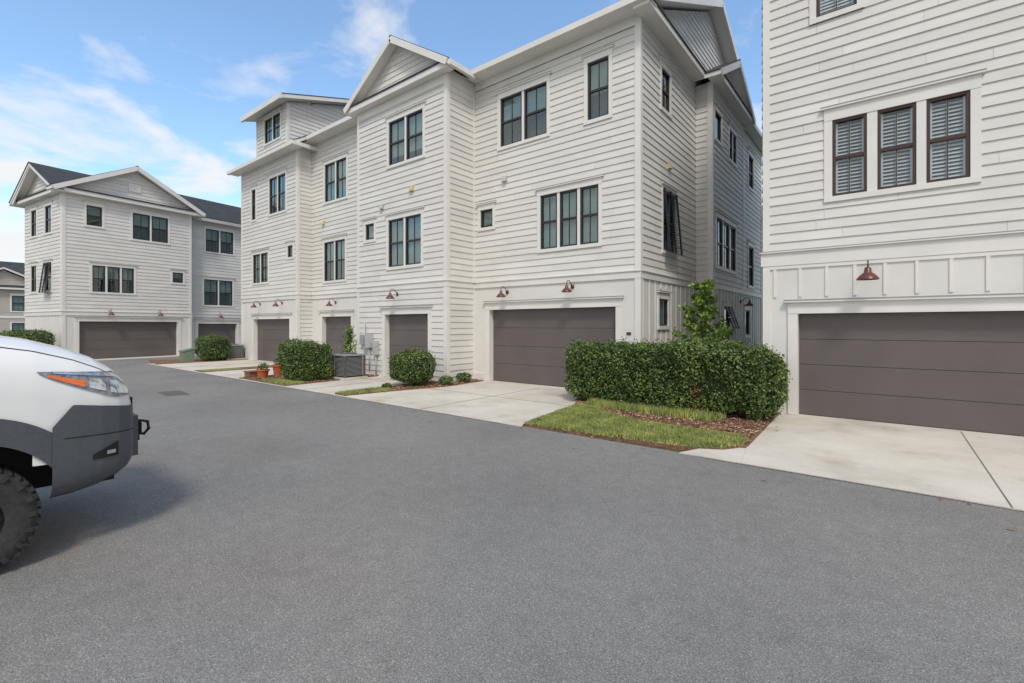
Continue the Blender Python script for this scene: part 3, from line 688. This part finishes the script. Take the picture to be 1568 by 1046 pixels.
tuft('small_shrub',-10.25,9.75,.22,.28,700); tuft('small_shrub',-10.35,10.6,.25,.3,700); tuft('small_shrub',-11.0,8.2,.15,.15,300)
tuft('small_shrub',-1.95,9.6,.15,.35,300)
tuft('flowering_plant',-2.95,9.44,.10,.7,40,'flower',.02)
def sapling(name,x,y,H,crown,n,mat='treeleaf',ls=.05,z0=.3):
    g=Group(name,(x,y,0))
    tp=[(x,y,0),(x+.02,y,H*.3),(x-.02,y+.02,H*.6),(x+.03,y,H*.95)]
    g.tube('trunk','bark',tp,[.035,.028,.02,.006]); pts=[]
    nb=22
    for i in range(nb):
        z=H*(z0+(.95-z0)*i/nb); a=i*2.4; l=crown*(1.05-.75*i/nb)*random.uniform(.55,1.15)
        e=(x+math.cos(a)*l,y+math.sin(a)*l,z+l*.55); m=(x+math.cos(a)*l*.5,y+math.sin(a)*l*.5,z+l*.35)
        g.tube('branches','bark',[(x,y,z),m,e],[.012,.008,.003],5)
        for k in range(n//nb):
            t=random.uniform(.15,1.08); pts.append([x+math.cos(a)*l*t+random.gauss(0,.05),y+math.sin(a)*l*t+random.gauss(0,.05),z+l*.55*t+random.gauss(0,.05)])
    g.done(smooth=('trunk','branches'))
    P=np.array(pts); leaf_mesh(P,np.tile(np.array([0,0,1.]),(len(P),1)),ls,mat,'leaves',g.e,.5)
sapling('young_tree',-3.62,12.2,3.0,.74,3000,ls=.058)
sapling('potted_tree',-15.95,10.2,1.75,.38,700)

def pot(name,x,y,r,h,plant=True):
    g=Group(name,(x,y,0)); g.lathe('pot','terra',[(0.001,0.03),(r*.7,.03),(r*.95,h*.85),(r*1.08,h*.86),(r*1.08,h),(r*.9,h),(r*.85,h*.85),(.001,h*.84)],(x,y,0)); g.done()
    if plant:
        n=220; d=rng.normal(size=(n,3)); d/=np.linalg.norm(d,axis=1)[:,None]
        P=d*np.array([r*.95,r*.95,.15])*rng.uniform(.4,1,n)[:,None]+np.array([x,y,h+.1]); leaf_mesh(P,d,.03,'leaf','leaves',g.e)
pot('terracotta_pot',-15.95,10.2,.2,.38,False); pot('terracotta_pot',-16.6,7.3,.2,.3); pot('terracotta_pot',-16.75,7.9,.2,.42)
g=Group('brick_planter',(-17.0,7.2,0)); g.box('planter','wood',-17.3,-16.9,7.0,7.3,0,.2); g.box('rim','wood',-17.33,-16.87,6.97,7.33,.2,.23); g.done()

def ac(x,y,s,h):
    g=Group('air_conditioner',(x,y,0)); r=s/2
    g.box('pad','concrete',x-r-.08,x+r+.08,y-r-.08,y+r+.08,0.02,.09)
    g.box('core','under',x-r+.04,x+r-.04,y-r+.04,y+r-.04,.1,h-.06)
    for sx in(-1,1):
        for sy in(-1,1): g.box('corner_post','acdark',x+sx*r-.03,x+sx*r+.03,y+sy*r-.03,y+sy*r+.03,.09,h-.05)
    k=.14
    while k<h-.08:
        g.box('louvre','metal',x-r,x+r,y-r-.012,y-r+.012,k,k+.014); g.box('louvre','metal',x+r-.012,x+r+.012,y-r,y+r,k,k+.014); k+=.04
    g.box('top','metal',x-r-.04,x+r+.04,y-r-.04,y+r+.04,h-.06,h-.01)
    g.lathe('fan_grille','acdark',[(r*.75,h-.01),(r*.75,h+.02),(r*.6,h+.03),(r*.5,h+.015),(r*.4,h+.03),(r*.25,h+.015),(.001,h+.03)],(x,y,0)); g.done()
ac(-14.15,9.0,.72,.85)
ac(-26.75,10.25,.7,.8); ac(-27.7,10.3,.7,.8)
g=Group('utility_box',(-26.9,8.35,0)); x,y=-27.1,8.3
g.hexa('cabinet','greenbox',[(x-.25,y-.25,.0),(x+.25,y-.25,.0),(x+.25,y+.25,.0),(x-.25,y+.25,.0),(x-.25,y-.25,.5),(x+.25,y-.25,.5),(x+.25,y+.25,.62),(x-.25,y+.25,.62)])
g.hexa('lid','greenbox',[(x-.28,y-.28,.5),(x+.28,y-.28,.5),(x+.28,y+.28,.63),(x-.28,y+.28,.63),(x-.28,y-.28,.55),(x+.28,y-.28,.55),(x+.28,y+.28,.68),(x-.28,y+.28,.68)]); g.done()

# ================================================================== VAN
CX=-5.97; YW=.18
g=Group('white_van',(CX,-2,0))
ky=[-4.95,-4.85,-4.6,-1.2,-.85,-.65,-.1,.10,.32,.55,.78,.94,1.06,1.14,1.18,1.21]
kt=[2.55,2.68,2.74,2.72,2.62,2.45,1.88,1.77,1.74,1.69,1.61,1.53,1.44,1.34,1.22,1.05]
kb=[.55,.5,.48,.48,.48,.48,.48,.48,.47,.42,.43,.46,.50,.55,.60,.66]
kw=[.92,.98,1.0,1.0,1.0,1.0,1.0,1.0,1.0,.99,.965,.935,.89,.83,.76,.62]
EX=4.6; NOSE=1.21
def sec(y): return np.interp(y,ky,kt),np.interp(y,ky,kb),np.interp(y,ky,kw)
def Wd(y,z):
    t,b,w=sec(y); zc=(t+b)/2; hz=(t-b)/2; q=min(1,abs((z-zc)/hz)); ex=EX if z>zc else 7.5; return w*max(0,1-q**ex)**(1/ex)
ys=list(np.arange(NOSE,-.9,-.025))+list(np.arange(-.9,-4.95,-.08))+[-4.95]
NR=96; vs=[];fs=[]
for y in ys:
    t,b,w=sec(y); zc=(t+b)/2;hz=(t-b)/2
    for k in range(NR):
        th=2*math.pi*k/NR; c_,s_=math.cos(th),math.sin(th); ex=EX if s_>=0 else 7.5
        vs.append((CX+w*math.copysign(abs(c_)**(2/ex),c_),y,zc+hz*math.copysign(abs(s_)**(2/ex),s_)))
wheelsY=(YW,YW-3.66); paint=[];glassf=[]
for i in range(len(ys)-1):
    for k in range(NR):
        f=(i*NR+k,i*NR+(k+1)%NR,(i+1)*NR+(k+1)%NR,(i+1)*NR+k)
        c=[sum(vs[j][m] for j in f)/4 for m in range(3)]
        if any(math.hypot(c[1]-yw,c[2]-.4)<.62 for yw in wheelsY): continue
        ax=abs(c[0]-CX)
        isg=( -.62<c[1]<.02 and ax<.9 and c[2]>1.85) or (ax>.93 and -1.55<c[1]<-.5 and 1.72<c[2]<2.3)
        (glassf if isg else paint).append(f)
paint.append(tuple(range(NR))[::-1]); paint.append(tuple(range((len(ys)-1)*NR,len(ys)*NR)))
g.mesh('body','paint',vs,paint); g.mesh('windows','carglass',vs,glassf)
def surf(part,mat,us,vsn,fn,off,both=True):
    for sgn in (1,-1):
        V=[]
        for u in us:
            for v in vsn:
                y,z=fn(u,v); V.append((CX+sgn*(Wd(y,z)+off),y,z))
        n=len(vsn); F=[(i*n+j,i*n+j+1,(i+1)*n+j+1,(i+1)*n+j) for i in range(len(us)-1) for j in range(n-1)]
        g.mesh(part,mat,V,F)
lin=lambda a,b,n:[a+(b-a)*i/(n-1) for i in range(n)]
for yw in wheelsY:
    surf('wheel_arch','clad',lin(-.05,math.pi+.05,40),lin(0,1,6),lambda u,v,yw=yw:(yw+math.cos(u)*(.55+.17*v),max(.4+math.sin(u)*(.57+.19*v),.49)),.022)
    for sgn in(1,-1):
        V=[];us=lin(-.05,math.pi+.05,40)
        for u in us:
            y=yw+math.cos(u)*.55; z=max(.4+math.sin(u)*.57,.49); x=Wd(y,z)
            V+=[(CX+sgn*(x+.022),y,z),(CX+sgn*(x-.35),y,z)]
        g.mesh('wheel_liner','under',V,[(2*i,2*i+1,2*i+3,2*i+2) for i in range(39)])
def bump(u,v):
    y=.64+(NOSE-.004-.64)*u
    top=1.20-.10*u - max(0,(.76-y))*1.5
    bot=sec(y)[1]+.02
    return y,bot+(top-bot)*v
surf('bumper','clad',lin(0,1,50),lin(0,1,16),bump,.03)
surf('bumper_crease','under',lin(.12,.97,30),lin(0,1,2),lambda u,v:(.64+(NOSE-.64)*u,.925-.03*u+.008*v),.0315)
surf('sill','clad',lin(YW-.72,YW-3.66+.72,20),lin(.50,.66,4),lambda u,v:(u,v),.02)
surf('fog_recess','under',lin(.88,1.05,8),lin(0,1,4),lambda u,v:(u,.72+.12*v*(.35+.65*(u-.88)/.17)),.036)
surf('fog_lamp','chrome',lin(.97,1.03,5),lin(.745,.775,3),lambda u,v:(u,v),.044)
def hl(u,v):
    y=.56+(1.165-.56)*u; up=min(1.45-.05*u,sec(y)[0]-.045); lo=1.445-.235*min(1,u*1.25)**.8-.01*u
    return y,lo+(up-lo)*v
surf('headlamp_housing','lens',lin(0,1,30),lin(0,1,8),hl,.012)
surf('headlamp_amber','amber',lin(.10,.46,14),lin(.12,.50,4),hl,.018)
surf('headlamp_reflector','chrome',lin(.50,.68,10),lin(.15,.66,5),hl,.018)
surf('headlamp_reflector','chrome',lin(.73,.96,10),lin(.15,.66,5),hl,.018)
surf('headlamp_reflector','chrome',lin(.15,.97,14),lin(.80,.93,3),hl,.02)
yf=NOSE
g.box('grille','under',CX-.55,CX+.55,yf,yf+.02,1.0,1.14); g.box('front_bumper','clad',CX-.62,CX+.62,yf-.02,yf+.045,.62,.98)
g.box('winch_plate','under',CX-.35,CX+.35,yf+.04,yf+.12,.70,.77)
for sx in(-.28,.1):
    g.box('recovery_hook','under',CX+sx,CX+sx+.03,yf+.04,yf+.19,.73,.83)
    g.tube('recovery_hook','under',[(CX+sx+.015,yf+.15,.79),(CX+sx+.015,yf+.18,.85),(CX+sx+.015,yf+.24,.83),(CX+sx+.015,yf+.25,.76),(CX+sx+.015,yf+.21,.71),(CX+sx+.015,yf+.16,.73)],.016)
surf('hood_seam','under',lin(.1,1.05,30),lin(0,1,2),lambda u,v:(u,sec(u)[0]-.085-.007*v),.003)
surf('door_seam','under',lin(0,1,2),lin(.75,1.7,20),lambda u,v:(-.42-.008*u,v),.003)
g.box('chassis','under',CX-.66,CX+.66,-4.5,.95,.50,1.1)
g.box('front_bulkhead','under',CX-.84,CX+.84,.76,1.04,.50,1.05)
g.box('axle','under',CX-.75,CX+.75,YW-.06,YW+.06,.34,.46)
g.box('mirror_arm','under',CX+.98,CX+1.12,-.42,-.36,1.72,1.78); g.box('mirror','under',CX+1.08,CX+1.27,-.48,-.34,1.66,2.02)
g.box('mirror','under',CX-1.27,CX-1.08,-.48,-.34,1.66,2.02); g.box('mirror_arm','under',CX-1.12,CX-.98,-.42,-.36,1.72,1.78)
for yw in wheelsY:
    for sgn in(1,-1):
        xo=CX+sgn*.975
        prof=[(.215,-.0),(.235,.004),(.26,.018),(.33,.026),(.375,.012),(.395,-.01),(.40,-.05),(.40,-.22),(.385,-.25),(.33,-.27),(.21,-.27)]
        g.lathe('tyre','rubber',[(r_,sgn*h) for r_,h in prof],(xo,yw,.40),'X',56)
        for k in range(40):
            a=2*math.pi*k/40; u=Vector((0,math.cos(a),math.sin(a))); tt=Vector((0,-math.sin(a),math.cos(a))); o=Vector((xo,yw,.40))
            for (x0,x1,r0,r1,hw) in ((.008,-.055,.372,.408,.018),(-.065,-.13,.39,.409,.021),(-.14,-.2,.39,.409,.02),(-.21,-.26,.372,.407,.018)):
                c_=[]
                for r_ in(r0,r1):
                    for (xx,ss) in((x0,-1),(x1,-1),(x1,1),(x0,1)): c_.append(o+Vector((sgn*xx,0,0))+u*r_+tt*ss*hw)
                g.hexa('tread','rubber',c_)
            if k%2==0:
                c_=[]
                for r_ in(.335,.375):
                    for (xx,ss) in((.018,-1),(.034,-1),(.034,1),(.018,1)): c_.append(o+Vector((sgn*xx,0,0))+u*r_+tt*ss*.016)
                g.hexa('tread','rubber',c_)
        g.lathe('rim','rim',[(.218,0),(.21,-sgn*.01),(.195,-sgn*.05),(.19,-sgn*.2)],(xo,yw,.40),'X',48)
        g.lathe('rim','under',[(.19,-sgn*.12),(.001,-sgn*.12)],(xo,yw,.40),'X',32)
        g.lathe('rim','rim',[(.001,-sgn*.005),(.04,-sgn*.005),(.055,-sgn*.02),(.075,-sgn*.03),(.075,-sgn*.1)],(xo,yw,.40),'X',24)
        for k in range(8):
            a=2*math.pi*k/8; u=Vector((0,math.cos(a),math.sin(a))); tt=Vector((0,-math.sin(a),math.cos(a))); o=Vector((xo,yw,.40)); c_=[]
            for r_,hw in((.06,.028),(.20,.022)):
                for (xx,ss) in((-.028,-1),(-.07,-1),(-.07,1),(-.028,1)): c_.append(o+Vector((sgn*xx,0,0))+u*r_+tt*ss*hw)
            g.hexa('spokes','rim',c_)
g.done(smooth=('body','windows','wheel_arch','bumper','headlamp_housing','headlamp_amber','headlamp_reflector','tyre','rim','sill','fog_recess'))

# ================================================================== WORLD / LIGHT
wd=bpy.data.worlds.new('World'); scene.world=wd; wd.use_nodes=True; nt=wd.node_tree
bg=nt.nodes['Background']; bg.inputs['Strength'].default_value=.14
el=math.radians(52); az_dir=Vector((.55,-.62,0)).normalized()
sky=N(nt,'ShaderNodeTexSky',sky_type='NISHITA'); sky.sun_disc=False; sky.sun_elevation=el
sky.sun_rotation=math.atan2(az_dir.x,az_dir.y); sky.air_density=1.0; sky.dust_density=1.3; sky.ozone_density=1.3
tint=N(nt,'ShaderNodeMix',data_type='RGBA',blend_type='MULTIPLY'); tint.inputs[0].default_value=1; tint.inputs[7].default_value=(1.7,1.9,1.93,1)
nt.links.new(sky.outputs['Color'],tint.inputs[6])
tc=N(nt,'ShaderNodeTexCoord'); sp=N(nt,'ShaderNodeSeparateXYZ'); nt.links.new(tc.outputs['Generated'],sp.inputs[0])
ad=N(nt,'ShaderNodeMath',operation='ADD'); ad.inputs[1].default_value=.12; nt.links.new(sp.outputs['Z'],ad.inputs[0])
mxx=N(nt,'ShaderNodeMath',operation='MAXIMUM'); mxx.inputs[1].default_value=.05; nt.links.new(ad.outputs[0],mxx.inputs[0])
dx=N(nt,'ShaderNodeMath',operation='DIVIDE'); dy=N(nt,'ShaderNodeMath',operation='DIVIDE')
nt.links.new(sp.outputs['X'],dx.inputs[0]); nt.links.new(mxx.outputs[0],dx.inputs[1]); nt.links.new(sp.outputs['Y'],dy.inputs[0]); nt.links.new(mxx.outputs[0],dy.inputs[1])
cb=N(nt,'ShaderNodeCombineXYZ'); nt.links.new(dx.outputs[0],cb.inputs[0]); nt.links.new(dy.outputs[0],cb.inputs[1])
n1=noise(nt,2.1,6,.56,cb.outputs[0]); n1.inputs['Distortion'].default_value=.3
mr=N(nt,'ShaderNodeMapRange'); mr.inputs['From Min'].default_value=.08; mr.inputs['From Max'].default_value=.42; mr.inputs['To Min'].default_value=.26; mr.inputs['To Max'].default_value=-.03
nt.links.new(sp.outputs['Z'],mr.inputs['Value'])
a2=N(nt,'ShaderNodeMath',operation='ADD'); nt.links.new(n1.outputs['Fac'],a2.inputs[0]); nt.links.new(mr.outputs[0],a2.inputs[1])
dt=N(nt,'ShaderNodeVectorMath',operation='DOT_PRODUCT'); dt.inputs[1].default_value=(.55,-.75,.35); nt.links.new(tc.outputs['Generated'],dt.inputs[0])  # unseen cloud cover behind the camera, added to make the ambient light neutral
mr2=N(nt,'ShaderNodeMapRange'); mr2.inputs['From Min'].default_value=.15; mr2.inputs['From Max'].default_value=.7; mr2.inputs['To Min'].default_value=0; mr2.inputs['To Max'].default_value=.42
nt.links.new(dt.outputs['Value'],mr2.inputs['Value'])
a3=N(nt,'ShaderNodeMath',operation='ADD'); nt.links.new(a2.outputs[0],a3.inputs[0]); nt.links.new(mr2.outputs[0],a3.inputs[1])
rc=ramp(nt,[(.53,(0,0,0)),(.72,(.95,.95,.95))]); nt.links.new(a3.outputs[0],rc.inputs['Fac'])
mix=N(nt,'ShaderNodeMix',data_type='RGBA'); nt.links.new(rc.outputs['Color'],mix.inputs[0]); nt.links.new(tint.outputs[2],mix.inputs[6]); mix.inputs[7].default_value=(6.6,6.6,6.65,1)
nt.links.new(mix.outputs[2],bg.inputs['Color'])
ld=bpy.data.lights.new('sun','SUN'); ld.energy=2.1; ld.angle=math.radians(12); ld.color=(1,.95,.88)
lo=bpy.data.objects.new('sun',ld); scene.collection.objects.link(lo)
sd=Vector((az_dir.x*math.cos(el),az_dir.y*math.cos(el),math.sin(el))); lo.rotation_euler=sd.to_track_quat('Z','Y').to_euler(); lo.location=(10,-10,20)
scene.view_settings.view_transform='Standard'; scene.view_settings.look='None'; scene.view_settings.exposure=0
cd=bpy.data.cameras.new('camera'); co=bpy.data.objects.new('camera',cd); scene.collection.objects.link(co); scene.camera=co
cd.sensor_width=36; cd.lens=725/1568*36; cd.shift_y=-25/1568; cd.clip_end=2000
co.location=(0,0,1.8); co.rotation_euler=(math.radians(90),0,math.radians(38.5))
